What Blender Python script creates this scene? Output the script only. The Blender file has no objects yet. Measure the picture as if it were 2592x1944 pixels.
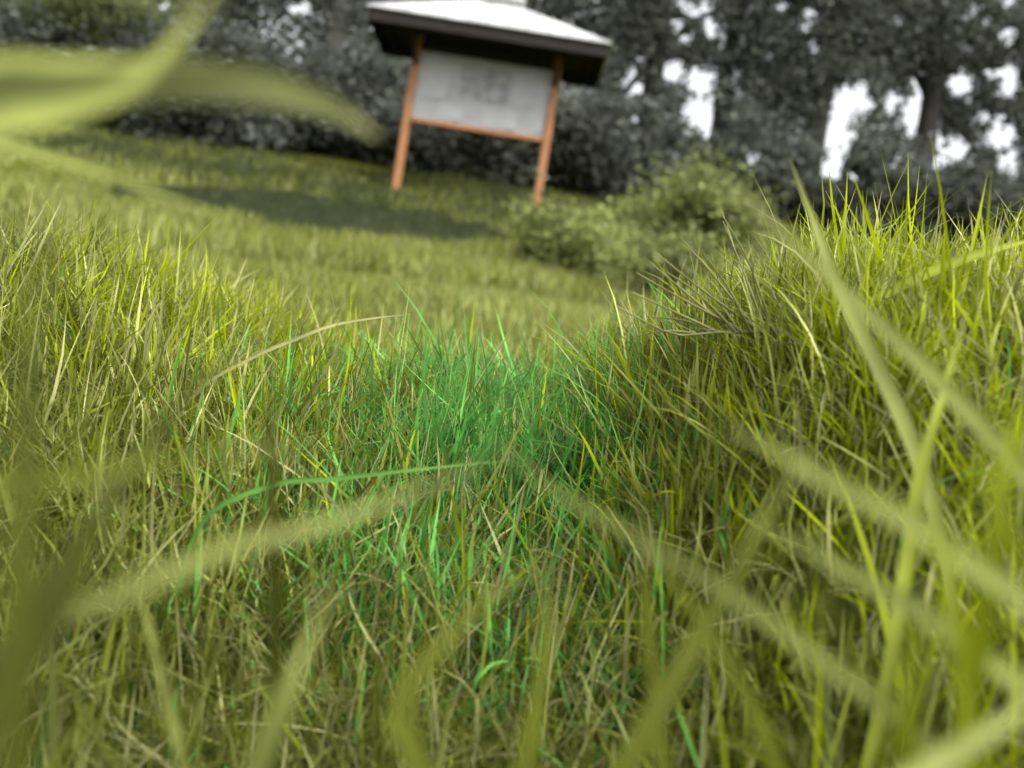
import bpy, math, random
import numpy as np
from mathutils import Matrix, Vector

scene = bpy.context.scene
R = math.radians
# ------------------------------------------------------------------ camera
F = 2245.0                                   # focal length in photograph pixels (2592 wide)
ROLL = R(9.0)
cam_data = bpy.data.cameras.new('camera')
cam = bpy.data.objects.new('camera', cam_data)
scene.collection.objects.link(cam)
scene.camera = cam
cam_data.sensor_width = 36.0
cam_data.lens = 36.0 * F / 2592.0
cam_data.clip_start = 0.004
cam_data.clip_end = 2000.0
cam_data.dof.use_dof = True
cam_data.dof.focus_distance = 0.215
cam_data.dof.aperture_fstop = 16.6
cam_data.dof.aperture_blades = 0
cr, sr = math.cos(ROLL), math.sin(ROLL)
cam.matrix_world = Matrix(((cr, -sr, 0, 0), (0, 0, -1, 0), (sr, cr, 0, 0), (0, 0, 0, 1)))
# ------------------------------------------------------------------ sky, sun, exposure
SUN_EL, SUN_AZ = R(50), R(135)               # azimuth clockwise from +Y, veiled sun behind the camera to the right
world = bpy.data.worlds.new('World')
scene.world = world
world.use_nodes = True
wn = world.node_tree.nodes; wl = world.node_tree.links
sky = wn.new('ShaderNodeTexSky'); sky.sky_type = 'NISHITA'; sky.sun_disc = False
sky.sun_elevation = SUN_EL; sky.sun_rotation = SUN_AZ
sky.air_density = 1.0; sky.dust_density = 4.0
hsv = wn.new('ShaderNodeHueSaturation'); hsv.inputs['Saturation'].default_value = 0.10
wl.new(sky.outputs['Color'], hsv.inputs['Color'])
bg = wn['Background']; wl.new(hsv.outputs['Color'], bg.inputs['Color'])
bg.inputs['Strength'].default_value = 0.13
sun_data = bpy.data.lights.new('sun', 'SUN'); sun_data.energy = 1.15; sun_data.angle = R(22)
sun_data.color = (1.0, 0.96, 0.88)
sun = bpy.data.objects.new('sun', sun_data); scene.collection.objects.link(sun)
sd = Vector((math.sin(SUN_AZ) * math.cos(SUN_EL), math.cos(SUN_AZ) * math.cos(SUN_EL), math.sin(SUN_EL)))
sun.rotation_euler = sd.to_track_quat('Z', 'Y').to_euler()
scene.view_settings.view_transform = 'Standard'
scene.view_settings.look = 'None'
scene.view_settings.exposure = 1.62
scene.view_settings.gamma = 1.0
scene.view_settings.use_curve_mapping = False
scene.render.engine = 'CYCLES'
scene.cycles.use_denoising = True
scene.cycles.max_bounces = 8
scene.cycles.transmission_bounces = 6
scene.cycles.sample_clamp_indirect = 6.0

rng = np.random.default_rng(7)
random.seed(7)

# ------------------------------------------------------------------ helpers
def at(px, py, d):
    """photograph pixel + depth in metres -> world point"""
    ix, iy = px - 1296.0, 972.0 - py
    return Vector(((ix * cr - iy * sr) / F * d, d, (ix * sr + iy * cr) / F * d))

def tag(o, label=None, cat=None, group=None, kind=None):
    if label: o['label'] = label
    if cat: o['category'] = cat
    if group: o['group'] = group
    if kind: o['kind'] = kind
    return o

def link(o, parent=None):
    scene.collection.objects.link(o)
    if parent is not None:
        o.parent = parent
    return o

def empty(name, loc):
    o = bpy.data.objects.new(name, None)
    o.empty_display_size = 0.05
    o.location = loc
    return link(o)

def mesh_obj(name, verts, faces, mat, parent=None, smooth=False, colors=None, world=True):
    """verts in world space; when a parent at a location is given they become local to it"""
    me = bpy.data.meshes.new(name)
    v = np.asarray(verts, dtype=np.float64).reshape(-1, 3)
    if parent is not None and world:
        q = parent
        off = np.zeros(3)
        while q is not None:
            off += np.array(q.location); q = q.parent
        v = v - off
    if isinstance(faces, np.ndarray):
        n, k = faces.shape
        me.vertices.add(len(v)); me.vertices.foreach_set('co', v.astype(np.float32).ravel())
        me.loops.add(n * k); me.loops.foreach_set('vertex_index', faces.astype(np.int32).ravel())
        me.polygons.add(n)
        me.polygons.foreach_set('loop_start', np.arange(0, n * k, k, dtype=np.int32))
        me.update(calc_edges=True)
    else:
        me.from_pydata([tuple(p) for p in v], [], faces)
    if colors is not None:
        a = me.color_attributes.new('tint', 'FLOAT_COLOR', 'POINT')
        c = np.ones((len(v), 4), dtype=np.float32); c[:, :3] = colors
        a.data.foreach_set('color', c.ravel())
    if smooth:
        me.polygons.foreach_set('use_smooth', np.ones(len(me.polygons), dtype=bool))
    me.materials.append(mat)
    me.update()
    return link(bpy.data.objects.new(name, me), parent)

def sstep(a, b, x):
    t = np.clip((x - a) / (b - a), 0, 1)
    return t * t * (3 - 2 * t)

_ph = rng.uniform(0, 6.283, (12, 2)); _dr = rng.uniform(0, 6.283, 12)
def wob(x, y, s, k=6, o=0):
    """cheap smooth noise, about -1..1"""
    r = 0
    for i in range(k):
        a = _dr[(i + o) % 12]; fr = (0.7 + 0.45 * i) / s
        r = r + np.sin((x * math.cos(a) + y * math.sin(a)) * fr * 2 + _ph[(i + o) % 12, 0]) / (1 + 0.35 * i)
    return r / 2.2

# ------------------------------------------------------------------ materials
def new_mat(name):
    m = bpy.data.materials.new(name); m.use_nodes = True
    return m, m.node_tree.nodes, m.node_tree.links, m.node_tree.nodes['Principled BSDF']

def leaf_mat(name, transl=0.45, rough=0.5, base=None, vary=0.0, spec=0.35, scale=3.0):
    m, n, l, p = new_mat(name)
    p.inputs['Roughness'].default_value = rough
    p.inputs['Specular IOR Level'].default_value = spec
    if base is None:
        src = n.new('ShaderNodeAttribute'); src.attribute_name = 'tint'; col = src.outputs['Color']
    else:
        src = n.new('ShaderNodeRGB'); src.outputs[0].default_value = (*base, 1); col = src.outputs[0]
    tex = n.new('ShaderNodeTexNoise'); tex.inputs['Scale'].default_value = scale
    tc = n.new('ShaderNodeTexCoord'); l.new(tc.outputs['Object'], tex.inputs['Vector'])
    hs = n.new('ShaderNodeHueSaturation')
    mr = n.new('ShaderNodeMapRange'); mr.inputs['To Min'].default_value = 1 - vary; mr.inputs['To Max'].default_value = 1 + vary
    mr.inputs['From Min'].default_value = 0.3; mr.inputs['From Max'].default_value = 0.7
    l.new(tex.outputs['Fac'], mr.inputs['Value']); l.new(mr.outputs[0], hs.inputs['Value'])
    l.new(col, hs.inputs['Color'])
    l.new(hs.outputs[0], p.inputs['Base Color'])
    t = n.new('ShaderNodeBsdfTranslucent'); l.new(hs.outputs[0], t.inputs['Color'])
    mx = n.new('ShaderNodeMixShader'); mx.inputs[0].default_value = transl
    l.new(p.outputs[0], mx.inputs[1]); l.new(t.outputs[0], mx.inputs[2])
    l.new(mx.outputs[0], n['Material Output'].inputs['Surface'])
    return m

def noise_mat(name, c1, c2, scale=5, rough=0.85, stretch=(1, 1, 1), bump=0.0, detail=6):
    m, n, l, p = new_mat(name)
    tc = n.new('ShaderNodeTexCoord'); mp = n.new('ShaderNodeMapping'); mp.inputs['Scale'].default_value = stretch
    l.new(tc.outputs['Object'], mp.inputs['Vector'])
    t = n.new('ShaderNodeTexNoise'); t.inputs['Scale'].default_value = scale; t.inputs['Detail'].default_value = detail
    l.new(mp.outputs[0], t.inputs['Vector'])
    r = n.new('ShaderNodeValToRGB'); r.color_ramp.elements[0].position = 0.3; r.color_ramp.elements[1].position = 0.7
    r.color_ramp.elements[0].color = (*c1, 1); r.color_ramp.elements[1].color = (*c2, 1)
    l.new(t.outputs['Fac'], r.inputs[0]); l.new(r.outputs[0], p.inputs['Base Color'])
    p.inputs['Roughness'].default_value = rough
    if bump:
        b = n.new('ShaderNodeBump'); b.inputs['Strength'].default_value = bump; b.inputs['Distance'].default_value = 0.01
        l.new(t.outputs['Fac'], b.inputs['Height']); l.new(b.outputs[0], p.inputs['Normal'])
    return m

M_grass = leaf_mat('grass_blade_green', 0.42, 0.5, vary=0.25, scale=60, spec=0.18)
M_meadow = leaf_mat('meadow_grass_green', 0.4, 0.6, vary=0.2, scale=1.5)
M_leaf = leaf_mat('tree_leaf_dull', 0.42, 0.6, vary=0.3, scale=1.2, spec=0.2)
M_bushleaf = leaf_mat('bush_leaf', 0.35, 0.55, vary=0.25, scale=2.5)
M_soil = noise_mat('lawn_soil', (0.040, 0.048, 0.006), (0.105, 0.118, 0.018), 120, bump=0.4)
M_ditch_shade = noise_mat('shaded_ditch_soil', (0.008, 0.010, 0.003), (0.022, 0.027, 0.008), 6, bump=0.5)  # ditch soil, taken near black to carry the shade
M_bark = noise_mat('grey_bark', (0.035, 0.033, 0.03), (0.09, 0.085, 0.075), 9, stretch=(1, 1, 0.15), bump=0.8)
M_ditch_shade.node_tree.nodes['Principled BSDF'].inputs['Specular IOR Level'].default_value = 0.1
M_wood = noise_mat('orange_stained_timber', (0.19, 0.078, 0.026), (0.36, 0.155, 0.052), 7, 0.6, (6, 6, 0.6), 0.15)
M_wood_h = noise_mat('orange_stained_rail', (0.20, 0.078, 0.025), (0.38, 0.155, 0.050), 7, 0.6, (0.6, 6, 6), 0.15)
M_dark = noise_mat('dark_weathered_timber', (0.014, 0.013, 0.012), (0.034, 0.031, 0.028), 8, 0.8, (1, 6, 6), 0.2)
for m_ in (M_dark, M_soil): m_.node_tree.nodes['Principled BSDF'].inputs['Specular IOR Level'].default_value = 0.08
M_panel = noise_mat('pale_board', (0.23, 0.23, 0.235), (0.30, 0.30, 0.305), 4, 0.5)
M_paper = noise_mat('white_paper', (0.27, 0.27, 0.275), (0.34, 0.34, 0.345), 3, 0.7)
M_map = noise_mat('printed_map', (0.14, 0.14, 0.14), (0.28, 0.28, 0.275), 9, 0.6, detail=3)
M_roof = noise_mat('pale_metal_roof', (0.30, 0.305, 0.31), (0.56, 0.56, 0.56), 3.5, 0.45)
M_roofcap = noise_mat('grey_metal_cap', (0.36, 0.36, 0.36), (0.46, 0.46, 0.46), 3, 0.5)

# ------------------------------------------------------------------ ground
MX = np.array([-9, -0.30, -0.14, -0.064, 0.015, 0.048, 0.085, 0.13, 0.18, 0.4, 1.0, 9])
MZ = np.array([0.0, 0.009, 0.014, -0.003, 0.001, 0.020, 0.035, 0.045, 0.047, 0.052, 0.0, 0.0])
def hollow_span(x):
    """half width of the dug hollow, tapering at both ends"""
    x = np.asarray(x, float)
    return 1.9 * sstep(-3.9, -2.4, x) * (1 - sstep(-1.5, 0.2, x) ** 1.5)
def hollow_mid(x):
    return 7.75 + 0.05 * x + 0.12 * np.sin(x * 0.9)
def hollow(x, y):
    w = hollow_span(x) + 1e-6
    t = (y - hollow_mid(x)) / w            # -1 near lip, +1 far lip
    return 0.03 * sstep(0.0, 0.3, w) * sstep(-1.0, 0.1, t) * (1 - sstep(0.62, 1.0, t))

def ground_z(x, y):
    x = np.asarray(x, float); y = np.asarray(y, float)
    nr = sstep(0.015, 0.075, x)
    bank = -0.078 + 0.078 * sstep(0, 1, (y - 0.07 + 0.04 * nr) / (0.215 - 0.06 * nr))
    yy = np.clip(y, 0, None)
    fld = np.where(yy < 14, 0.06 * yy + 0.0123 * yy ** 2, 0)
    z14 = 0.06 * 14 + 0.0123 * 196
    t = np.clip((yy - 14), 0, None)
    fld = np.where(yy >= 14, z14 + 0.34 * t - 0.055 * t ** 2, fld)
    t2 = np.clip(yy - 20, 0, None)
    far = z14 + 0.34 * 6 - 0.055 * 36 - 0.32 * t2
    far = np.maximum(far, -14 + 0 * far)
    fld = np.where(yy >= 20, far, fld)
    fld = fld * sstep(0.22, 0.85, yy) - 0.030 * np.exp(-((yy - 0.66) / 0.26) ** 2)
    m = np.interp(x, MX, MZ) * sstep(0.03, 0.24, y) * np.exp(-(np.clip(y - 0.3, 0, None) / 0.45) ** 2)
    back = np.where(y < 0, 0.10 * y, 0); back = np.maximum(back, -8)
    small = 0.004 * wob(x, y, 0.05) * sstep(0.04, 0.2, np.hypot(x, y)) + 0.03 * wob(x, y, 1.2, 5, 3) * sstep(0.5, 3, np.hypot(x, y))
    return bank + fld + m + back + small - hollow(x, y)

rad = np.concatenate([[0.0], np.geomspace(0.02, 400, 190)])
ang = np.concatenate([np.linspace(-40, 40, 130), np.linspace(42, 318, 90)])
ang = np.radians(ang)
nA, nR = len(ang), len(rad)
rr, aa = np.meshgrid(rad[1:], ang, indexing='ij')
gx, gy = rr * np.sin(aa), rr * np.cos(aa)
gv = np.stack([gx, gy, ground_z(gx, gy)], -1).reshape(-1, 3)
gv = np.vstack([gv, [[0, 0, float(ground_z(0, 0))]]])
ii, jj = np.meshgrid(np.arange(nR - 2), np.arange(nA), indexing='ij')
j2 = (jj + 1) % nA
gf = np.stack([ii * nA + jj, (ii + 1) * nA + jj, (ii + 1) * nA + j2, ii * nA + j2], -1).reshape(-1, 4)
cen = len(gv) - 1
gf = np.vstack([gf, np.stack([np.full(nA, cen), np.arange(nA), (np.arange(nA) + 1) % nA, np.full(nA, cen)], -1)[:0]])
ground = mesh_obj('ground', gv, gf, M_soil, smooth=True)
tag(ground, 'dark mossy soil of the sloping lawn', 'ground', kind='structure')

# near-black soil sheet just above the ground, the hollow's shade put into its colour
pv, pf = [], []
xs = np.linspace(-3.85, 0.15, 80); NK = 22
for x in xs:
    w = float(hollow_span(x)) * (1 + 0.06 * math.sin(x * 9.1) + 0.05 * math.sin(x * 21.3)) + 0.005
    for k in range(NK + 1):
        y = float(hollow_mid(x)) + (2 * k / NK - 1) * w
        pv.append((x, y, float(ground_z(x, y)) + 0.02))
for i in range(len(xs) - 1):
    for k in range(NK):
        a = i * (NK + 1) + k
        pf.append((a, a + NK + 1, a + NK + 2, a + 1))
ditch_shade = mesh_obj('ditch', pv, pf, M_ditch_shade, smooth=True)
tag(ditch_shade, 'earth ditch crossing the slope below the notice board, its shade painted dark', 'ditch', kind='structure')

# ------------------------------------------------------------------ grass
def blades(x, y, L, w, lean, curve, az, tint, levels=5, z=None, fold=False, twist=None):
    n = len(x)
    if z is None: z = ground_z(x, y) - 0.003
    t = np.linspace(0, 1, levels)
    pos = np.zeros((n, levels, 3)); pos[:, 0] = np.stack([x, y, z], -1)
    ca, sa = np.cos(az), np.sin(az)
    for k in range(1, levels):
        th = lean + curve * (t[k - 1] + t[k]) / 2
        dl = L / (levels - 1)
        pos[:, k, 0] = pos[:, k - 1, 0] + np.sin(th) * ca * dl
        pos[:, k, 1] = pos[:, k - 1, 1] + np.sin(th) * sa * dl
        pos[:, k, 2] = pos[:, k - 1, 2] + np.cos(th) * dl
    if twist is None: twist = rng.uniform(-0.9, 0.9, n)
    wd = np.stack([-np.sin(az + twist), np.cos(az + twist), 0.25 * np.sin(twist * 2)], -1)
    prof = np.clip(0.75 + 0.5 * t - 1.25 * t ** 2.6, 0.03, 1)
    half = 0.5 * w[:, None] * prof[None, :]
    a = pos - wd[:, None, :] * half[..., None]
    b = pos + wd[:, None, :] * half[..., None]
    v = np.stack([a, b], 2).reshape(n, levels * 2, 3)
    q = []
    for k in range(levels - 1):
        q.append([2 * k, 2 * k + 1, 2 * k + 3, 2 * k + 2])
    q = np.array(q)
    f = (np.arange(n)[:, None, None] * levels * 2 + q[None]).reshape(-1, 4)
    c = np.repeat(tint[:, None, :], levels * 2, 1)
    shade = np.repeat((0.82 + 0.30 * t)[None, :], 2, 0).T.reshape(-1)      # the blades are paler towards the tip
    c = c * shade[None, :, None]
    return v.reshape(-1, 3), f, c.reshape(-1, 3)

def wedge(n, y0, y1, k=0.70, pad=0.05):
    """random roots over the wedge in front of the camera, uniform per area"""
    out = []
    while sum(len(o) for o in out) < n:
        y = rng.uniform(y0, y1, n * 3); x = rng.uniform(-1, 1, n * 3) * (k * y1 + pad)
        ok = np.abs(x) < k * y + pad
        out.append(np.stack([x[ok], y[ok]], -1))
    o = np.vstack(out)[:n]
    return o[:, 0], o[:, 1]

OLIVE = np.array([0.158, 0.182, 0.022]); YELLOW = np.array([0.285, 0.340, 0.006])
SHADE_GRASS = np.array([0.050, 0.064, 0.018]); GREEN = np.array([0.118, 0.345, 0.068]); DRY = np.array([0.36, 0.36, 0.15]); PALE = np.array([0.27, 0.300, 0.078])
def tints(x, y, dry=0.08):
    n = len(x)
    c = np.repeat(OLIVE[None], n, 0)
    # yellow-green sward on the right mound, in the left tussock and in patches
    yl = sstep(0.028, 0.075, x) * 0.88
    yl = np.maximum(yl, 0.95 * np.exp(-((x + 0.078) / 0.055) ** 4 - ((y - 0.29) / 0.08) ** 4))
    yl = np.maximum(yl, 0.85 * np.exp(-((x - 0.020) / 0.014) ** 2 - ((y - 0.24) / 0.08) ** 2))
    yl = np.maximum(yl, 0.45 * sstep(0.2, 0.7, wob(x, y, 0.045, 6, 2)))
    yl = yl * sstep(0.10, 0.2, y + 0.9 * np.clip(x, 0, None)) * (1 - sstep(0.34, 0.44, y))
    u = rng.uniform(0, 1, n)
    c = np.where((u < yl)[:, None], YELLOW, c)
    g = np.exp(-(((x + 0.012) / 0.046) ** 2 + ((y - 0.238) / 0.084) ** 2) ** 1.8) * (0.74 + 0.45 * wob(x, y, 0.02, 5, 8))
    g = np.maximum(g, 0.28 * np.exp(-((x - 0.024) / 0.014) ** 2 - ((y - 0.165) / 0.03) ** 2))
    ug = rng.uniform(0, 1, n)
    isg = ug < np.maximum(g, 0.003)
    c = np.where(isg[:, None], GREEN, c)
    u = rng.uniform(0, 1, n)
    c = np.where(((u < 0.20) & ~isg)[:, None], PALE, c)
    c = np.where((u > 1 - dry)[:, None], DRY, c)
    low = 1 - 0.38 * (1 - sstep(0.09, 0.19, y + 0.7 * np.clip(x, 0, None)))[:, None]     # sward tinted darker towards the foot of the bank
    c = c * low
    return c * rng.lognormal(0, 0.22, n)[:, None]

def merge(parts):
    vs, fs, cs, o = [], [], [], 0
    for v, f, c in parts:
        vs.append(v); fs.append(f + o); cs.append(c); o += len(v)
    return np.vstack(vs), np.vstack(fs), np.vstack(cs)

P2 = 2 * math.pi
parts = []
# tufts close to the lens: each fans out from its own crown
nt = 6200
tx, ty = wedge(nt, 0.075, 0.62)
ex, ey = wedge(2600, 0.07, 0.23); tx = np.concatenate([tx, ex]); ty = np.concatenate([ty, ey]); nt = len(tx)
den = np.clip(1 + 0.55 * wob(tx, ty, 0.03, 6, 1), 0.3, 1.7)
cnt = np.clip((rng.lognormal(math.log(13), 0.4, nt) * den).astype(int), 4, 34)
ti = np.repeat(np.arange(nt), cnt); n = len(ti)
tr_ = rng.uniform(0.0015, 0.0045, nt)
az = rng.uniform(0, P2, n); rr_ = np.sqrt(rng.uniform(0, 1, n)) * tr_[ti]
x = tx[ti] + rr_ * np.cos(az); y = ty[ti] + rr_ * np.sin(az)
tl = rng.lognormal(math.log(0.0138), 0.26, nt) * (1 + 0.2 * wob(tx, ty, 0.03, 6, 5)) * (0.72 + 0.28 * sstep(0.10, 0.2, ty))
tlean = rng.normal(0, 0.34, (nt, 2))                                   # the whole tuft leans one way
L = np.clip(tl[ti] * rng.lognormal(0, 0.30, n), 0.005, 0.045)
vx = np.cos(az) * np.abs(rng.normal(0.10, 0.42, n)) + tlean[ti, 0]; vy = np.sin(az) * np.abs(rng.normal(0.10, 0.42, n)) + tlean[ti, 1]
lean = np.clip(np.hypot(vx, vy), 0, 1.35); az2 = np.arctan2(vy, vx)
tb = rng.lognormal(0, 0.14, nt)
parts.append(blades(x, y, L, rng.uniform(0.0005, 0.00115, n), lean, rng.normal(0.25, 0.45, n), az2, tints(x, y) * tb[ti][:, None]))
# fine hair-like blades and dead thatch lying between them
n = 52000
x, y = wedge(n, 0.07, 0.45)
c = tints(x, y, 0.26) * 0.8
parts.append(blades(x, y, rng.uniform(0.006, 0.020, n), rng.uniform(0.0003, 0.0006, n), rng.uniform(0.3, 1.6, n), rng.normal(0.2, 0.8, n),
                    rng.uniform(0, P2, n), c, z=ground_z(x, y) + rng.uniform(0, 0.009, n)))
# long blades standing out of the sward
n = 2600
x, y = wedge(n, 0.13, 0.42)
parts.append(blades(x, y, rng.uniform(0.014, 0.036, n), rng.uniform(0.0004, 0.0009, n), np.abs(rng.normal(0.3, 0.55, n)), rng.normal(0.3, 0.5, n),
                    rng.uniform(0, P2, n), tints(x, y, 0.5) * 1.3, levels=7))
# overlong blades right in front of the lens
n = 150
y = rng.uniform(0.042, 0.10, n); x = rng.uniform(-0.75, 0.75, n) * y
x = np.where(rng.uniform(0, 1, n) < 0.35, -np.abs(x), x)
parts.append(blades(x, y, rng.uniform(0.030, 0.066, n), rng.uniform(0.0007, 0.0014, n), np.abs(rng.normal(0.25, 0.35, n)), rng.normal(0.5, 0.35, n),
                    rng.uniform(0, P2, n), tints(x, y, 0.04) * 0.72, levels=9))
n = 110                                            # and on the mound at the right
y = rng.uniform(0.05, 0.11, n); x = rng.uniform(0.32, 0.68, n) * y
parts.append(blades(x, y, rng.uniform(0.022, 0.050, n), rng.uniform(0.0007, 0.0014, n), np.abs(rng.normal(0.25, 0.3, n)), rng.normal(0.5, 0.35, n),
                    rng.uniform(0, P2, n), (YELLOW * 0.72)[None] * rng.lognormal(0, 0.2, n)[:, None], levels=9))
v, f, c = merge(parts)
lawn = mesh_obj('grass', v, f, M_grass, colors=c)
tag(lawn, 'fine yellow green lawn grass filling the foreground and the near crest', 'grass', kind='stuff')

# the slope beyond the crest
def off_track(x, y):
    return np.abs(y - hollow_mid(x)) > hollow_span(x) * (1 + 0.22 * wob(x, y, 0.25))
parts = []
for (n, y0, y1, la, lb, wa, wb) in ((60000, 0.55, 2.6, 0.014, 0.036, 0.0014, 0.0028), (46000, 2.5, 7.5, 0.05, 0.12, 0.005, 0.010), (46000, 7.3, 12.9, 0.07, 0.17, 0.010, 0.018)):
    x, y = wedge(n, y0, y1, 0.72, 0.2)
    k = y < 12.2 + 0.7 * sstep(-2.6, -1.4, x); x, y = x[k], y[k]; n = len(x)
    k = off_track(x, y) | (rng.uniform(0, 1, n) < 0.13); x, y = x[k], y[k]; n = len(x)
    cl = wob(x, y, 0.5, 6, 4)
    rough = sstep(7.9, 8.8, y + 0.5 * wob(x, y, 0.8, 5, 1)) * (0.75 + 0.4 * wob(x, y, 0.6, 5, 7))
    rough = np.where(off_track(x, y), rough, 1.0)   # grass colour darkened to stand for shade, towards the wood and in the ditch
    c = np.repeat((OLIVE * 0.92)[None], n, 0)
    u = rng.uniform(0, 1, n)
    c = np.where((u < 0.35 + 0.3 * cl)[:, None], PALE * 0.9, c)
    c = np.where((u > 0.93)[:, None], DRY * 0.8, c)
    c = np.where((rng.uniform(0, 1, n) < rough)[:, None], SHADE_GRASS, c) * rng.lognormal(0, 0.18, n)[:, None]
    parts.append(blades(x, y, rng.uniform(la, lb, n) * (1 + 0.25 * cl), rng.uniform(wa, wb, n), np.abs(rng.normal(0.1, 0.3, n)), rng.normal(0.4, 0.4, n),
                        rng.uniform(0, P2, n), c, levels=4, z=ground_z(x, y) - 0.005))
v, f, c = merge(parts)
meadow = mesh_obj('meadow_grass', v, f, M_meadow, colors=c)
tag(meadow, 'blurred pale green meadow grass rising towards the notice board', 'grass', kind='stuff')

# ------------------------------------------------------------------ notice board
def box_vf(c, s, b=0.0):
    """a box with chamfered vertical and horizontal edges: (verts, faces)"""
    cx, cy, cz = c; hx, hy, hz = s[0] / 2, s[1] / 2, s[2] / 2
    if b <= 0:
        v = [(cx + i * hx, cy + j * hy, cz + k * hz) for i in (-1, 1) for j in (-1, 1) for k in (-1, 1)]
        return v, [(0, 1, 3, 2), (4, 6, 7, 5), (0, 4, 5, 1), (2, 3, 7, 6), (0, 2, 6, 4), (1, 5, 7, 3)]
    v, f = [], []
    ring = lambda ex, ey, z: [(cx + a, cy + d, z) for a, d in ((-ex + b, -ey), (ex - b, -ey), (ex, -ey + b), (ex, ey - b), (ex - b, ey), (-ex + b, ey), (-ex, ey - b), (-ex, -ey + b))]
    v += ring(hx - b, hy - b, cz - hz); v += ring(hx, hy, cz - hz + b); v += ring(hx, hy, cz + hz - b); v += ring(hx - b, hy - b, cz + hz)
    for r in range(3):
        for k in range(8):
            f.append((r * 8 + k, r * 8 + (k + 1) % 8, r * 8 + 8 + (k + 1) % 8, r * 8 + 8 + k))
    f.append(tuple(range(7, -1, -1))); f.append(tuple(range(24, 32)))
    return v, f

def box(name, c, s, mat, parent, b=0.0):
    v, f = box_vf(c, s, b)
    return mesh_obj(name, v, f, mat, parent)

BY = 11.0
pl = at(1000, 488, BY); pr = at(1356, 530, BY)
xl, xr = pl.x, pr.x
gz = min(float(ground_z(xl, BY)), float(ground_z(xr, BY)))
zb = (pl.z + pr.z) / 2
board = empty('notice_board', ((xl + xr) / 2, BY, gz))
tag(board, 'roofed timber notice board on two orange posts in front of dark trees', 'notice board')
z_bot = at(1060, 300, BY).z; z_top = at(1075, 128, BY).z
eave_y = 10.4
eL, eR = at(928, 8, eave_y), at(1548, 108, eave_y)
z_eave = (eL.z + eR.z) / 2
for xx in (xl, xr):
    box('post', (xx, BY, (gz - 0.3 + z_eave + 0.02) / 2), (0.095, 0.095, z_eave + 0.02 - gz + 0.3), M_wood, board, 0.008)
pw = xr - xl - 0.10
pm = (xl + xr) / 2
panel = box('panel', (pm, BY + 0.01, (z_bot + z_top) / 2), (pw, 0.03, z_top - z_bot - 0.004), M_panel, board, 0.003)
rail_b = box('rail', (pm, BY - 0.004, z_bot - 0.028), (pw - 0.004, 0.065, 0.055), M_wood_h, board, 0.006)
rail_t = box('rail', (pm, BY + 0.004, z_top + 0.045), (pw - 0.004, 0.07, 0.09), M_dark, board, 0.006)
pz = (z_bot + z_top) / 2
def sheet(name, dx, dz, w, h, mat, tilt):
    """a sheet of paper pinned to the panel, its lower corner curling off a little"""
    vs, fs = [], []
    for i in range(5):
        for k in range(5):
            a, b_ = i / 4 - .5, k / 4 - .5
            lx, lz = a * w, b_ * h
            rx = lx * math.cos(tilt) - lz * math.sin(tilt); rz = lx * math.sin(tilt) + lz * math.cos(tilt)
            curl = 0.012 * max(0, a + .1) * max(0, .2 - b_) * 4
            vs.append((pm + dx + rx, BY - 0.009 - curl, pz + dz + rz))
    for i in range(4):
        for k in range(4):
            q = i * 5 + k; fs.append((q, q + 5, q + 6, q + 1))
    o = mesh_obj(name, vs, fs, mat, panel, smooth=True)
    return o
sheet('map_sheet', 0.02, 0.13, 0.62, 0.42, M_map, 0.0)
for a in ((-0.62, 0.10, 0.36, 0.5, 0.01), (-0.36, -0.27, 0.30, 0.21, -0.02), (0.52, 0.12, 0.22, 0.40, 0.015), (0.26, -0.27, 0.42, 0.24, 0.0), (0.70, -0.22, 0.20, 0.30, 0.03)):
    sheet('notice_sheet', a[0], a[1], a[2], a[3], M_paper, a[4])
# hipped roof of pale metal with a dark timber underside
x0, x1 = eL.x, eR.x
xm = (x0 + x1) / 2
y0, y1 = eave_y, 2 * BY - eave_y
rid = at(1244, 0, BY).z
rl, rrr = xm - 0.16, xm + 0.16
A, B, C, D = (x0, y0, z_eave), (x1, y0, z_eave), (x1, y1, z_eave), (x0, y1, z_eave)
E, G_ = (rl, BY, rid), (rrr, BY, rid)
th = 0.018
lo = lambda p: (p[0], p[1], p[2] - th)
rv = [A, B, C, D, E, G_, lo(A), lo(B), lo(C), lo(D)]
rf = [(0, 1, 5, 4), (1, 2, 5), (2, 3, 4, 5), (3, 0, 4), (0, 6, 7, 1), (1, 7, 8, 2), (2, 8, 9, 3), (3, 9, 6, 0), (6, 9, 8, 7)]
roof = mesh_obj('roof', rv, rf, M_roof, board)
box('ridge_cap', (xm + 0.07, BY, rid + 0.055), (0.55, 0.22, 0.16), M_roofcap, roof, 0.01)
mesh_obj('soffit', [(x0 + .03, y0 + .03, z_eave - th - .012), (x1 - .03, y0 + .03, z_eave - th - .012), (x1 - .03, y1 - .03, z_eave - th - .012), (x0 + .03, y1 - .03, z_eave - th - .012),
                    (x0 + .03, y0 + .03, z_eave - th - .004), (x1 - .03, y0 + .03, z_eave - th - .004), (x1 - .03, y1 - .03, z_eave - th - .004), (x0 + .03, y1 - .03, z_eave - th - .004)],
         [(0, 3, 2, 1), (4, 5, 6, 7), (0, 1, 5, 4), (1, 2, 6, 5), (2, 3, 7, 6), (3, 0, 4, 7)], M_dark, roof)
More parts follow.
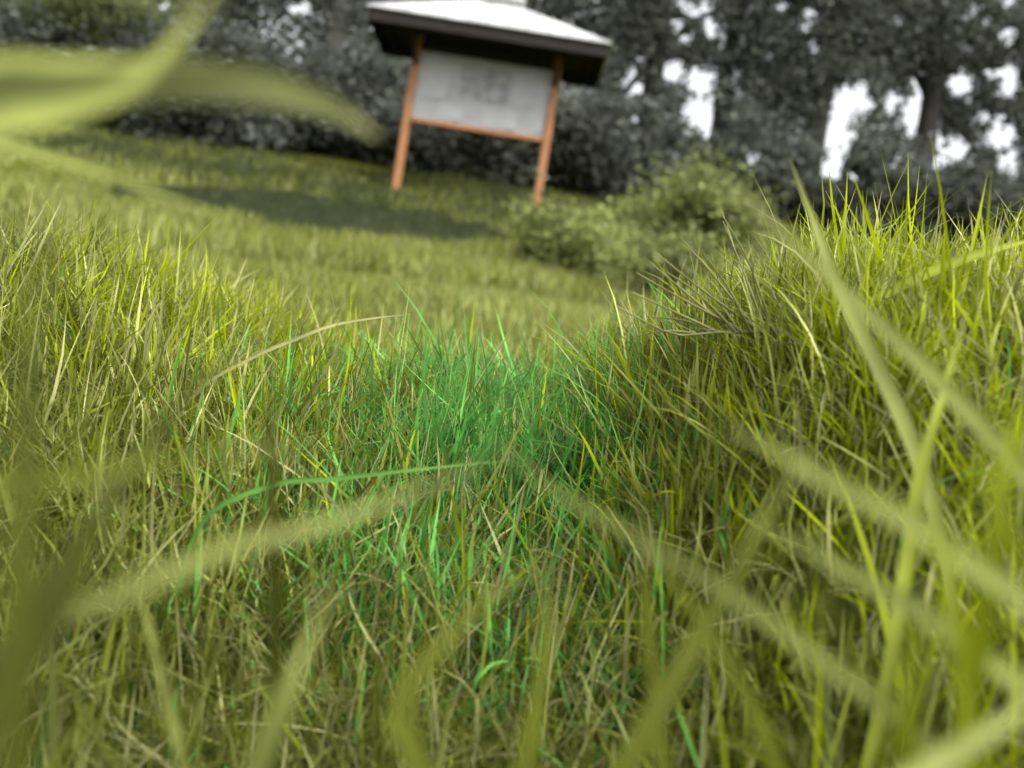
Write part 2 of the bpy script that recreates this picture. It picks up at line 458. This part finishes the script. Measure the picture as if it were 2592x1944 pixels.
# standing seams on the front and rear slopes
for k in range(11):
    xx = x0 + (x1 - x0) * (k + 1) / 12
    s = min((xx - x0) / (rl - x0), (x1 - xx) / (x1 - rrr), 1.0)
    for yy0 in (y0, y1):
        p0 = Vector((xx, yy0, z_eave)); p1 = Vector((xx, yy0 + (BY - yy0) * s, z_eave + (rid - z_eave) * s))
        up = Vector((0, -(rid - z_eave) * (1 if yy0 == y0 else -1), BY - y0)).normalized() * 0.018
        wv = Vector((0.008, 0, 0))
        q = [p0 - wv, p0 + wv, p1 + wv, p1 - wv]
        vs = [tuple(p + up * 0.02) for p in q] + [tuple(p + up) for p in q]
        mesh_obj('seam', vs, [(4, 5, 6, 7), (0, 1, 5, 4), (1, 2, 6, 5), (2, 3, 7, 6), (3, 0, 4, 7)], M_roof, roof)
fz = z_eave - th - 0.075
for yy in (y0 + 0.05, y1 - 0.05):
    box('fascia', (xm, yy, fz), (x1 - x0 - 0.06, 0.03, 0.145), M_dark, roof, 0.004)
for xx in (x0 + 0.05, x1 - 0.05):
    box('fascia', (xx, BY, fz), (0.03, y1 - y0 - 0.14, 0.14), M_dark, roof, 0.004)
for k in range(8):
    xx = x0 + 0.2 + (x1 - x0 - 0.4) * k / 7
    box('rafter', (xx, BY, z_eave - th - 0.035), (0.05, y1 - y0 - 0.14, 0.068), M_dark, roof, 0.004)
for xx in (xl, xr):       # braces carry the overhang
    for s in (-1, 1):
        p0 = Vector((xx, BY + s * 0.05, z_eave - 0.42)); p1 = Vector((xx, BY + s * 0.45, z_eave - 0.11))
        d = (p1 - p0).normalized(); nrm = Vector((0, -d.z, d.y)) * 0.022; wv = Vector((0.025, 0, 0))
        vs = [tuple(p + a * wv + b_ * nrm) for p in (p0, p1) for a, b_ in ((-1, -1), (1, -1), (1, 1), (-1, 1))]
        mesh_obj('brace', vs, [(0, 1, 5, 4), (1, 2, 6, 5), (2, 3, 7, 6), (3, 0, 4, 7), (0, 3, 2, 1), (4, 5, 6, 7)], M_dark, board)

# ------------------------------------------------------------------ leaves, bushes and trees
def leaf_cloud(P, size, tint, aspect=0.6, flat=0.5):
    """each leaf a pointed, folded blade of four triangles"""
    n = len(P)
    d = rng.normal(size=(n, 3)); d[:, 2] = d[:, 2] * flat - 0.25
    d /= np.linalg.norm(d, axis=1)[:, None]
    r = np.cross(d, rng.normal(size=(n, 3))); r /= np.linalg.norm(r, axis=1)[:, None]
    nn = np.cross(d, r)
    s = size[:, None]
    a = P - d * s * 0.5
    m = P + nn * s * 0.08
    t = P + d * s * 0.5
    l_ = P + r * s * aspect * 0.5
    r_ = P - r * s * aspect * 0.5
    v = np.stack([a, l_, t, r_, m], 1).reshape(-1, 3)
    q = np.array([[0, 1, 4], [1, 2, 4], [2, 3, 4], [3, 0, 4]])
    f = (np.arange(n)[:, None, None] * 5 + q[None]).reshape(-1, 3)
    return v, f, np.repeat(tint, 5, 0)

def limb_mesh(chains, seg=7):
    """tapered tubes: chains of (point, radius)"""
    vs, fs = [], []
    for ch in chains:
        base = len(vs)
        for i, (p, r) in enumerate(ch):
            p = Vector(p)
            d = (Vector(ch[min(i + 1, len(ch) - 1)][0]) - Vector(ch[max(i - 1, 0)][0])).normalized()
            u = d.cross(Vector((0.31, 0.87, 0.2))).normalized(); w = d.cross(u)
            for k in range(seg):
                a = P2 * k / seg
                rr_ = r * (1 + 0.12 * math.sin(3 * a + i))
                vs.append(tuple(p + u * math.cos(a) * rr_ + w * math.sin(a) * rr_))
        for i in range(len(ch) - 1):
            for k in range(seg):
                a = base + i * seg + k; b = base + i * seg + (k + 1) % seg
                fs.append((a, b, b + seg, a + seg))
    return vs, fs

def clump_points(n, centre, radii, nclump, cr_, shell=0.0):
    """leaf positions gathered in clumps spread through an ellipsoid"""
    c = rng.normal(size=(nclump, 3)); c /= np.linalg.norm(c, axis=1)[:, None]
    c *= (rng.uniform(shell, 1, nclump) ** (1 / 2.2))[:, None]
    c = c * np.array(radii) + np.array(centre)
    k = rng.integers(0, nclump, n)
    off = rng.normal(size=(n, 3)) * cr_ * rng.uniform(0.5, 1.15, nclump)[k][:, None]
    off[:, 2] *= 0.75
    return c[k] + off, c, k

# openings between the crowns where the bright sky shows: world x, z at the belt, half sizes in metres
GY = 17.0
GAPS = []
for (gx_, gy_, ga, gb) in ((1770, 300, 46, 62), (1772, 205, 30, 36), (2140, 262, 44, 44), (2178, 250, 22, 40), (2112, 345, 36, 46), (2085, 440, 34, 30), (2100, 405, 20, 30), (2262, 258, 24, 24),
                           (2318, 290, 30, 42), (2345, 272, 34, 20), (2436, 208, 30, 28), (2358, 412, 26, 32), (2425, 380, 24, 34), (2370, 340, 20, 30), (2556, 190, 20, 32), (2552, 226, 18, 18), (2535, 345, 34, 26), (2552, 420, 20, 48),
                           (1602, 220, 22, 34), (1640, 235, 14, 26), (1706, 182, 26, 24), (1680, 190, 20, 16), (1605, 312, 14, 16), (1798, 72, 18, 20), (1724, 10, 16, 14), (1784, 10, 18, 12), (1750, 30, 12, 14), (1785, 45, 14, 12), (2050, 35, 12, 14), (2035, 74, 14, 10),
                           (2240, 428, 14, 12), (2285, 398, 12, 12), (2222, 478, 12, 10), (2325, 204, 18, 14), (2350, 226, 18, 12), (2550, 85, 24, 14), (2555, 110, 10, 14), (2500, 60, 10, 10), (2470, 22, 8, 8), (2550, 8, 14, 8), (2105, 222, 14, 10), (1895, 415, 18, 14),
                           (2120, 300, 28, 26), (1650, 165, 14, 12), (1668, 130, 14, 12), (1735, 95, 14, 12), (1715, 60, 10, 14), (1843, 107, 12, 10), (1978, 18, 10, 10), (2510, 180, 9, 9), (2490, 290, 9, 12), (2525, 300, 9, 12),
                           (765, 26, 22, 16), (440, 20, 30, 10), (440, 55, 12, 8), (310, 55, 16, 9), (470, 4, 20, 8), (395, 85, 14, 10)):
    p = at(gx_, gy_, GY)
    GAPS.append((p.x, p.z, (ga + 5) / F * GY, (gb + 5) / F * GY))
for _ in range(150):                                  # and many small chinks in the thin right-hand crowns
    q = (random.uniform(1600, 2620), random.uniform(-20, 470))
    if 1880 < q[0] < 2080 and random.random() < .75: continue
    p = at(*q, GY); r_ = random.uniform(4, 13) / F * GY
    GAPS.append((p.x, p.z, r_, r_ * random.uniform(.8, 1.5)))
def in_gap(P, grow=1.0):
    k = GY / np.clip(P[:, 1], 5, None)
    X = P[:, 0] * (0.12 + 0.88 * k); Z = P[:, 2] * (0.12 + 0.88 * k)
    X = X + 0.05 * np.sin(P[:, 2] * 23); Z = Z + 0.05 * np.sin(P[:, 0] * 19)
    hit = np.zeros(len(P), bool)
    rag = 1.0 + 0.75 * np.sin(X * 31 + 2 * np.sin(Z * 17)) * np.sin(Z * 27 + 1.5 * np.sin(X * 13))     # ragged leafy edge
    c9, s9 = cr, sr
    for (a, b, ra, rb) in GAPS:
        dx, dz = X - a, Z - b
        e1 = dx * c9 + dz * s9; e2 = -dx * s9 + dz * c9
        hit |= (e1 / (ra * grow)) ** 2 + (e2 / (rb * grow)) ** 2 < rag
    return hit

DARKLEAF = np.array([0.104, 0.112, 0.092]); MIDLEAF = np.array([0.115, 0.125, 0.082]); GREYLEAF = np.array([0.14, 0.142, 0.128])
def tree(name, label, x, y, h, crown_c, crown_r, nleaf, trunk_r, tint=DARKLEAF, lean=0.0, nclump=46, cl=0.55, size=(0.07, 0.13), gaps=True, group='trees of the dark wood'):
    z0 = float(ground_z(x, y))
    root = empty(name, (x, y, z0))
    tag(root, label, 'tree', group)
    pts, cents, kk = clump_points(int(nleaf * 1.35), crown_c, crown_r, nclump, cl)
    lum = rng.lognormal(0, 0.20, nclump)[kk]
    if gaps:
        k = ~in_gap(pts, 1.14); pts = pts[k]; lum = lum[k]
    t = tint[None] * lum[:, None] * rng.lognormal(0, 0.2, len(pts))[:, None]
    top = Vector((x + lean, y, z0 + h))
    ch = []
    n = 7
    trunk = []
    for i in range(n):
        s = i / (n - 1)
        trunk.append(((x + lean * s + 0.10 * math.sin(3 * s + x), y + 0.08 * math.sin(4 * s + y), z0 - 0.2 + (h + .2) * s), trunk_r * (1.25 - 0.9 * s ** 0.8) if i else trunk_r * 1.6))
    ch.append(trunk)
    lim = []
    order = rng.permutation(nclump)[:14]
    for ci in order:
        c = Vector(cents[ci])
        s = min(0.95, max(0.35, (c.z - z0) / h - 0.18))
        b = Vector((x + lean * s, y, z0 + h * s))
        mid = b.lerp(c, 0.5) + Vector((0, 0, 0.15))
        q = trunk_r * 0.42
        br = [(tuple(b), q), (tuple(mid), q * 0.6), (tuple(c), q * 0.22)]
        if gaps and in_gap(np.array([tuple(mid), tuple(c)])).any(): continue
        lim.append(br)
    v, f = limb_mesh(ch, 9)
    tr = mesh_obj('trunk', v, f, M_bark, root, smooth=True)
    if lim:
        v, f = limb_mesh(lim, 5)
        mesh_obj('limbs', v, f, M_bark, tr, smooth=True)
    v, f, c = leaf_cloud(pts, rng.uniform(*size, len(pts)), t)
    mesh_obj('crown', v, f, M_leaf, root, colors=c)
    return root

tree('broadleaf_tree', 'slender grey trunk just left of the notice board roof, lost in dark leaves', at(848, 100, 14.6).x, 14.6, 7.5, (-3.7, 15.6, 7.4), (2.0, 1.6, 3.0), 22000, 0.15, nclump=70)
tree('broadleaf_tree', 'broad dark tree directly behind the notice board roof', -0.9, 16.6, 8, (-0.9, 16.6, 7.3), (2.3, 1.6, 3.4), 32000, 0.22, nclump=90)
tree('broadleaf_tree', 'dark tree right of the notice board, left of the largest patch of sky', 1.7, 16.8, 8, (1.6, 16.8, 7.0), (1.6, 1.6, 3.6), 26000, 0.20, nclump=80)
tree('broadleaf_tree', 'tree with speckled thin crown at the top, above the largest patch of sky', 3.3, 17.4, 8.5, (3.4, 17.4, 7.4), (1.7, 1.4, 3.2), 11500, 0.16, GREYLEAF, nclump=80)
tree('broadleaf_tree', 'dense dark tree between the two tall patches of sky', 4.9, 16.6, 8, (4.9, 16.6, 7.2), (1.8, 1.5, 3.6), 27000, 0.24, nclump=80)
tree('broadleaf_tree', 'dark tree over the cluster of sky gaps near the right edge', 7.0, 17.0, 8.5, (7.1, 17.0, 7.6), (1.9, 1.6, 3.9), 28000, 0.21, nclump=84)
tree('broadleaf_tree', 'rightmost tree of the wood, leaves speckled with tiny sky gaps', 9.6, 17.2, 8.5, (9.6, 17.2, 7.8), (2.2, 1.6, 4.2), 28000, 0.2, GREYLEAF, nclump=84)
tree('broadleaf_tree', 'tree at the top left behind the blurred near blades', -6.9, 16.0, 8.5, (-6.7, 16.2, 7.0), (2.3, 1.6, 3.2), 24000, 0.2, MIDLEAF, nclump=80)
tree('broadleaf_tree', 'leftmost dark tree of the wood', -10.6, 16.6, 8.5, (-10.4, 16.6, 6.8), (2.6, 1.6, 3.2), 22000, 0.2, MIDLEAF, nclump=70)

def bush(name, label, x, y, rx, ry, rz, nleaf, tint, size, nclump=30, cl=0.16, group=None, mat=None, var=0.25, gaps=False):
    z0 = float(ground_z(x, y))
    root = empty(name, (x, y, z0)); tag(root, label, 'bush', group)
    pts, cents, kk = clump_points(nleaf, (x, y, z0 + rz * 0.95), (rx, ry, rz), nclump, cl)
    lum = rng.lognormal(0, var, nclump)[kk]
    keep = pts[:, 2] > ground_z(pts[:, 0], pts[:, 1]) + 0.02
    if gaps: keep &= ~in_gap(pts, 1.15)
    pts, lum = pts[keep], lum[keep]
    t = tint[None] * lum[:, None] * rng.lognormal(0, 0.2, len(pts))[:, None]
    ch = []
    for ci in range(min(9, nclump)):
        c = Vector(cents[ci]); b = Vector((x + rng.uniform(-.12, .12), y + rng.uniform(-.1, .1), z0 - 0.05))
        ch.append([(tuple(b), 0.02), (tuple(b.lerp(c, 0.5) + Vector((0, 0, 0.05))), 0.013), (tuple(c), 0.005)])
    v, f = limb_mesh(ch, 5)
    mesh_obj('stems', v, f, M_bark, root, smooth=True)
    v, f, c = leaf_cloud(pts, rng.uniform(*size, len(pts)), t)
    mesh_obj('foliage', v, f, mat or M_leaf, root, colors=c)
    return root

BUSH = np.array([0.185, 0.215, 0.064])
bush('leafy_bush', 'rounded light green bush right of the notice board, below the largest sky patch', 1.22, 7.0, 0.62, 0.5, 0.46, 11000, BUSH, (0.03, 0.06), 48, 0.13, 'light green bushes right of the board', M_bushleaf)
bush('leafy_bush', 'low light green bush below the right post of the notice board', 0.22, 5.7, 0.46, 0.4, 0.20, 7000, BUSH * 1.05, (0.025, 0.05), 34, 0.09, 'light green bushes right of the board', M_bushleaf)
bush('leafy_bush', 'light green bush in front, half hidden by the right grass mound', 0.85, 4.6, 0.46, 0.4, 0.19, 7500, BUSH * 1.05, (0.025, 0.045), 36, 0.09, 'light green bushes right of the board', M_bushleaf)
# dark understorey closing the foot of the wood
under = ((-11.5, 15.4, 'leftmost'), (-9.3, 15.2, 'second from the left'), (-7.0, 15.4, 'third from the left'), (-4.8, 15.0, 'fourth from the left'), (-2.55, 14.6, 'just left of the board'), (-1.15, 14.4, 'directly behind the board'),
         (0.9, 14.6, 'just right of the board'), (-3.75, 15.9, 'behind the gap left of the board'), (2.8, 15.0, 'under the largest sky patch'), (4.8, 15.0, 'under the second tall sky patch'), (6.8, 15.2, 'under the cluster of sky gaps'), (8.8, 15.4, 'near the right edge'), (10.8, 15.4, 'rightmost'))
for i, (x, y, where) in enumerate(under):
    bush('understorey_bush', 'dark understorey bush at the foot of the wood, ' + where, x, y - 1.1 - (1.6 if x < -3 else 0), 1.3, 0.7, 0.72 if x < 3 else 0.6, 15000, DARKLEAF * 0.9, (0.08, 0.14), 40, 0.28, 'dark understorey bushes', gaps=True)
# a lighter tree left of the board
LIGHTB = np.array([0.150, 0.172, 0.072])
tree('small_tree', 'small light green tree at the top left behind the blurred arching blades', -6.5, 12.6, 1.9, (-6.4, 12.6, 4.15), (1.75, 0.8, 0.62), 15000, 0.07, LIGHTB, nclump=50, cl=0.24, size=(0.05, 0.09), group='light green trees')

# ------------------------------------------------------------------ single blades close to the lens
def catmull(P, n):
    P = [Vector(p) for p in P]
    Q = [P[0] * 2 - P[1]] + P + [P[-1] * 2 - P[-2]]
    out = []
    m = len(P) - 1
    for i in range(n + 1):
        s = i / n * m; k = min(int(s), m - 1); t = s - k
        a, b, c, d = Q[k:k + 4]
        out.append(0.5 * ((2 * b) + (c - a) * t + (2 * a - 5 * b + 4 * c - d) * t * t + (3 * b - a - 3 * c + d) * t ** 3))
    return out

def blade(label, pts, w, tint, droop=0.34, near=1.0, name='grass_blade', group='single grass blades close to the lens', twist=0.3, root=True, cat='grass blade'):
    """pts: (px, py, depth) from the base up; the base is carried down into the turf"""
    P = [at(p[0], p[1], p[2] * near) for p in pts]
    w = w * near
    if root:
        b = P[0].copy(); d = (P[0] - P[1]).normalized(); ext = []
        for k in range(14):                       # carry the foot on in its own direction, bending down into the turf
            b = b + d * 0.007
            d = (d + Vector((0, 0.10, -droop))).normalized()
            ext.append(b.copy())
            if b.z < float(ground_z(b.x, b.y)) - 0.003: break
        P = ext[1::2][::-1] + P
    n = 26
    c = catmull(P, n)
    vs, fs, cs = [], [], []
    for i, p in enumerate(c):
        s = i / n
        d = (c[min(i + 1, n)] - c[max(i - 1, 0)]).normalized()
        side = d.cross(Vector((0, -1, 0)) + Vector((0.35 * math.sin(s * 3 + twist * 9), 0, 0.5 * twist))).normalized()
        nrm = side.cross(d)
        h = 0.5 * w * max(0.04, min(1, 0.7 + 0.6 * s) * (1 - s ** 4))
        vs += [p - side * h, p - nrm * h * 0.35, p + side * h]
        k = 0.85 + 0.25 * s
        e = [t * k * (0.88 + 0.12 * math.sin(s * 31 + twist)) for t in tint]
        if s > 0.93: e = [0.6 * a + 0.4 * b_ for a, b_ in zip(e, DRY)]
        cs += [e, [t * 1.3 for t in e], e]
    for i in range(n):
        a = i * 3
        fs += [(a, a + 1, a + 4, a + 3), (a + 1, a + 2, a + 5, a + 4)]
    o0 = vs[0]
    ob = mesh_obj(name, [v - o0 for v in vs], fs, M_grass, smooth=True, colors=np.array(cs))
    ob.location = o0
    tag(ob, label, cat, group)
    return ob

ol, pa, ye, gr, dr = [tuple(c) for c in (OLIVE, PALE, YELLOW, GREEN, DRY)]
dk = tuple(OLIVE * 0.34)
blade('broad blurred pale blade slanting from the picture centre down to the lower right', [(1960, 1580, .066), (1640, 1375, .068), (1420, 1250, .070), (1215, 1090, .074)], .0013, tuple(PALE * .7), near=0.74)
blade('broad blurred pale blade running from lower left up to the picture centre', [(520, 1410, .058), (760, 1345, .060), (1010, 1260, .063), (1240, 1170, .066)], .0016, tuple(PALE * .72), droop=0.7, near=0.74)
blade('bright blurred blade pointing up left in the middle of the right mound face', [(2330, 1340, .060), (2130, 1235, .061), (1980, 1150, .062), (1830, 1075, .064)], .0018, tuple(PALE * .95), droop=.5, near=0.78)
blade('blurred pale blade below the bright one on the right mound face', [(2420, 1610, .062), (2240, 1500, .063), (2060, 1400, .064), (1910, 1325, .066)], .0018, pa, near=0.80)
blade('dark upright blurred blade with a blunt tip left of centre', [(690, 1290, .085), (686, 1150, .085), (680, 1020, .085), (672, 905, .085)], .0016, dk, near=0.80)
blade('dark blurred blade curving from the left edge up towards the left tussock', [(110, 1500, .052), (330, 1190, .058), (480, 1000, .064), (720, 800, .072)], .0020, dk, near=0.80)
blade('tall pointed blade rising highest above the right mound', [(2200, 880, .115), (2120, 720, .118), (2060, 560, .122), (2000, 405, .126)], .0021, pa, droop=.08)
blade('blurred pale blade leaning left beside the tallest right blade', [(2420, 1010, .085), (2260, 850, .086), (2080, 680, .088), (1850, 460, .092)], .0020, pa, droop=.08, near=0.80)
blade('pale blurred blade crossing the bottom right corner', [(2330, 1960, .052), (2460, 1880, .054), (2600, 1790, .056), (2720, 1700, .058)], .0017, pa, near=0.80)
blade('short broad blurred blade rising from the bottom edge left of centre', [(690, 1850, .060), (735, 1740, .060), (775, 1640, .061), (850, 1480, .063)], .0019, tuple(PALE * .8), near=0.80)
blade('small pale blade at the lower left below the dark curving one', [(430, 1790, .080), (405, 1700, .080), (385, 1610, .080), (345, 1480, .082)], .0014, pa)
blade('pale bent dry stalk standing in the lower right', [(2140, 1880, .135), (2070, 1760, .136), (2000, 1660, .137), (1985, 1560, .138), (1996, 1490, .138), (2020, 1462, .138)], .0016, tuple(DRY * 1.1))
blade('long pale blade with its sharp tip pointing right beside the green patch', [(640, 905, .21), (740, 862, .21), (840, 824, .21), (940, 806, .21), (1042, 795, .21)], .0010, tuple(DRY * 1.0))
blade('straight green blade lying level across the foot of the green patch', [(690, 1228, .15), (850, 1212, .15), (1060, 1188, .15), (1275, 1166, .15)], .0010, tuple(GREEN * 0.6 + OLIVE * .2), droop=1.2)
blade('thick blurred blade arching from the left edge up to the top edge', [(-60, 322, .041), (120, 290, .041), (300, 235, .041), (420, 130, .042), (500, 40, .043), (570, -60, .044)], .0017, tuple(PALE * 1.25))
blade('level blurred blade crossing the upper left from the picture edge', [(-60, 158, .042), (150, 160, .042), (340, 158, .043), (540, 160, .044)], .0011, tuple(PALE * 1.2))
blade('widest blurred leaf drooping to the right towards the notice board', [(-60, 250, .045), (230, 212, .045), (460, 200, .045), (680, 222, .046), (860, 280, .047), (960, 350, .048)], .0038, (0.098, 0.112, 0.032))
blade('pale blurred blade slanting down right above the left tussock', [(240, 430, .082), (330, 465, .082), (440, 505, .083), (580, 552, .084)], .0012, tuple(PALE * 1.1), near=0.80)
blade('blurred upright blade along the left picture edge', [(60, 1300, .043), (70, 1000, .045), (90, 720, .047), (190, 470, .050)], .0021, tuple(OLIVE * .5), near=0.80)
blade('curved blurred blade leaning over the lower left corner', [(-40, 1800, .045), (120, 1600, .046), (220, 1400, .047), (270, 1180, .049)], .0024, tuple(OLIVE * .5), near=0.80)
blade('level blurred olive blade across the left at mid height', [(-60, 1240, .050), (150, 1215, .051), (420, 1165, .052), (830, 1120, .055)], .0015, tuple(OLIVE * .7), near=0.80)
blade('blurred yellow green blade standing along the right edge', [(2460, 1950, .055), (2440, 1700, .056), (2400, 1450, .057), (2330, 1150, .058)], .0016, tuple(YELLOW * .62), near=0.80)
blade('yellow green blurred blade at the far right leaning out of the picture', [(2500, 1500, .060), (2530, 1300, .060), (2570, 1100, .061), (2620, 950, .062)], .0016, tuple(YELLOW * .65), near=0.80)
blade('pale upright blade in the middle of the right mound', [(2300, 1400, .10), (2330, 1200, .10), (2380, 1020, .10), (2450, 780, .102)], .0018, tuple(PALE * .6 + YELLOW * .5))
blade('blurred olive blade leaning right in the lower centre', [(1330, 1960, .068), (1360, 1780, .068), (1385, 1600, .069), (1370, 1380, .070)], .0017, tuple(OLIVE * .95), near=0.80)
blade('dim blurred blade slanting through the bottom centre towards the right', [(1080, 1960, .062), (1010, 1800, .063), (1150, 1600, .064), (1330, 1440, .066)], .0020, tuple(OLIVE * .8), near=0.80)
blade('blurred olive blade leaning left in the lower right', [(1980, 1960, .070), (1890, 1760, .070), (1770, 1560, .071), (1600, 1340, .073)], .0016, tuple(OLIVE * .95), near=0.80)
blade('dim blurred blade rising right from the lower right', [(1720, 1700, .066), (1850, 1480, .067), (1930, 1320, .068), (2050, 1150, .070)], .0019, tuple(OLIVE * .8), near=0.80)
blade('tall upright blurred blade right of the lower centre', [(1680, 1980, .075), (1660, 1750, .075), (1640, 1560, .076), (1620, 1300, .077)], .0015, tuple(OLIVE * 1.0), near=0.80)
blade('short yellow green blurred blade at the bottom right', [(2300, 1960, .058), (2290, 1800, .058), (2310, 1660, .059), (2350, 1480, .060)], .0015, tuple(YELLOW * .55), near=.8)
blade('yellow green blurred blade leaning left at the right edge', [(2640, 1500, .058), (2560, 1340, .058), (2500, 1200, .059), (2460, 1000, .060)], .0015, tuple(YELLOW * .6), near=.8)
blade('bright pointed blade with a dark edge at the far right of the crest', [(2330, 700, .17), (2440, 655, .17), (2530, 628, .17), (2640, 600, .17)], .0022, tuple(YELLOW * .7 + PALE * .4))

# wispy seed head fanning out left of the right mound
root_p = at(1985, 852, .185)
sp = empty('seed_head', root_p)
tag(sp, 'wispy dry grass seed head fanning to the upper left of the right mound', 'seed head')
main = [at(1990, 850, .185), at(1900, 840, .185), at(1800, 842, .184), at(1700, 845, .182), at(1560, 775, .18)]
def wire(name, pts, r, parent):
    c = catmull(pts, 10)
    v, f = limb_mesh([[(tuple(p), r * (1 - 0.7 * i / 10)) for i, p in enumerate(c)]], 5)
    return mesh_obj(name, v, f, M_grass, parent, smooth=True, colors=np.repeat(np.array([tuple(DRY * .75)]), len(v), 0))
wire('stalk', main, .00050, sp)
foot = at(1990, 850, .185); gz_ = float(ground_z(foot.x + .01, foot.y))
wire('stalk', [Vector((foot.x + .012, foot.y, gz_ - .003)), Vector((foot.x + .008, foot.y, (gz_ + foot.z) / 2)), foot], .00055, sp)
for (a, b) in (((1880, 838), (1610, 690)), ((1850, 838), (1640, 660)), ((1860, 838), (1690, 690)), ((1920, 842), (1720, 600)), ((1900, 840), (1780, 640)), ((1820, 842), (1600, 740)), ((1940, 845), (1830, 560)), ((1800, 842), (1640, 800)),
               ((1960, 848), (1900, 640)), ((1930, 843), (1660, 640)), ((1960, 848), (1820, 530)), ((1870, 838), (1780, 720)), ((1760, 843), (1610, 850))):
    d = .182 + random.uniform(-.012, .012)
    p0, p1 = at(*a, .1845), at(*b, d)
    mid = p0.lerp(p1, .5) + Vector((random.uniform(-.002, .002), 0, random.uniform(0, .002)))
    wire('twig', [p0, mid, p1], .00036, sp)
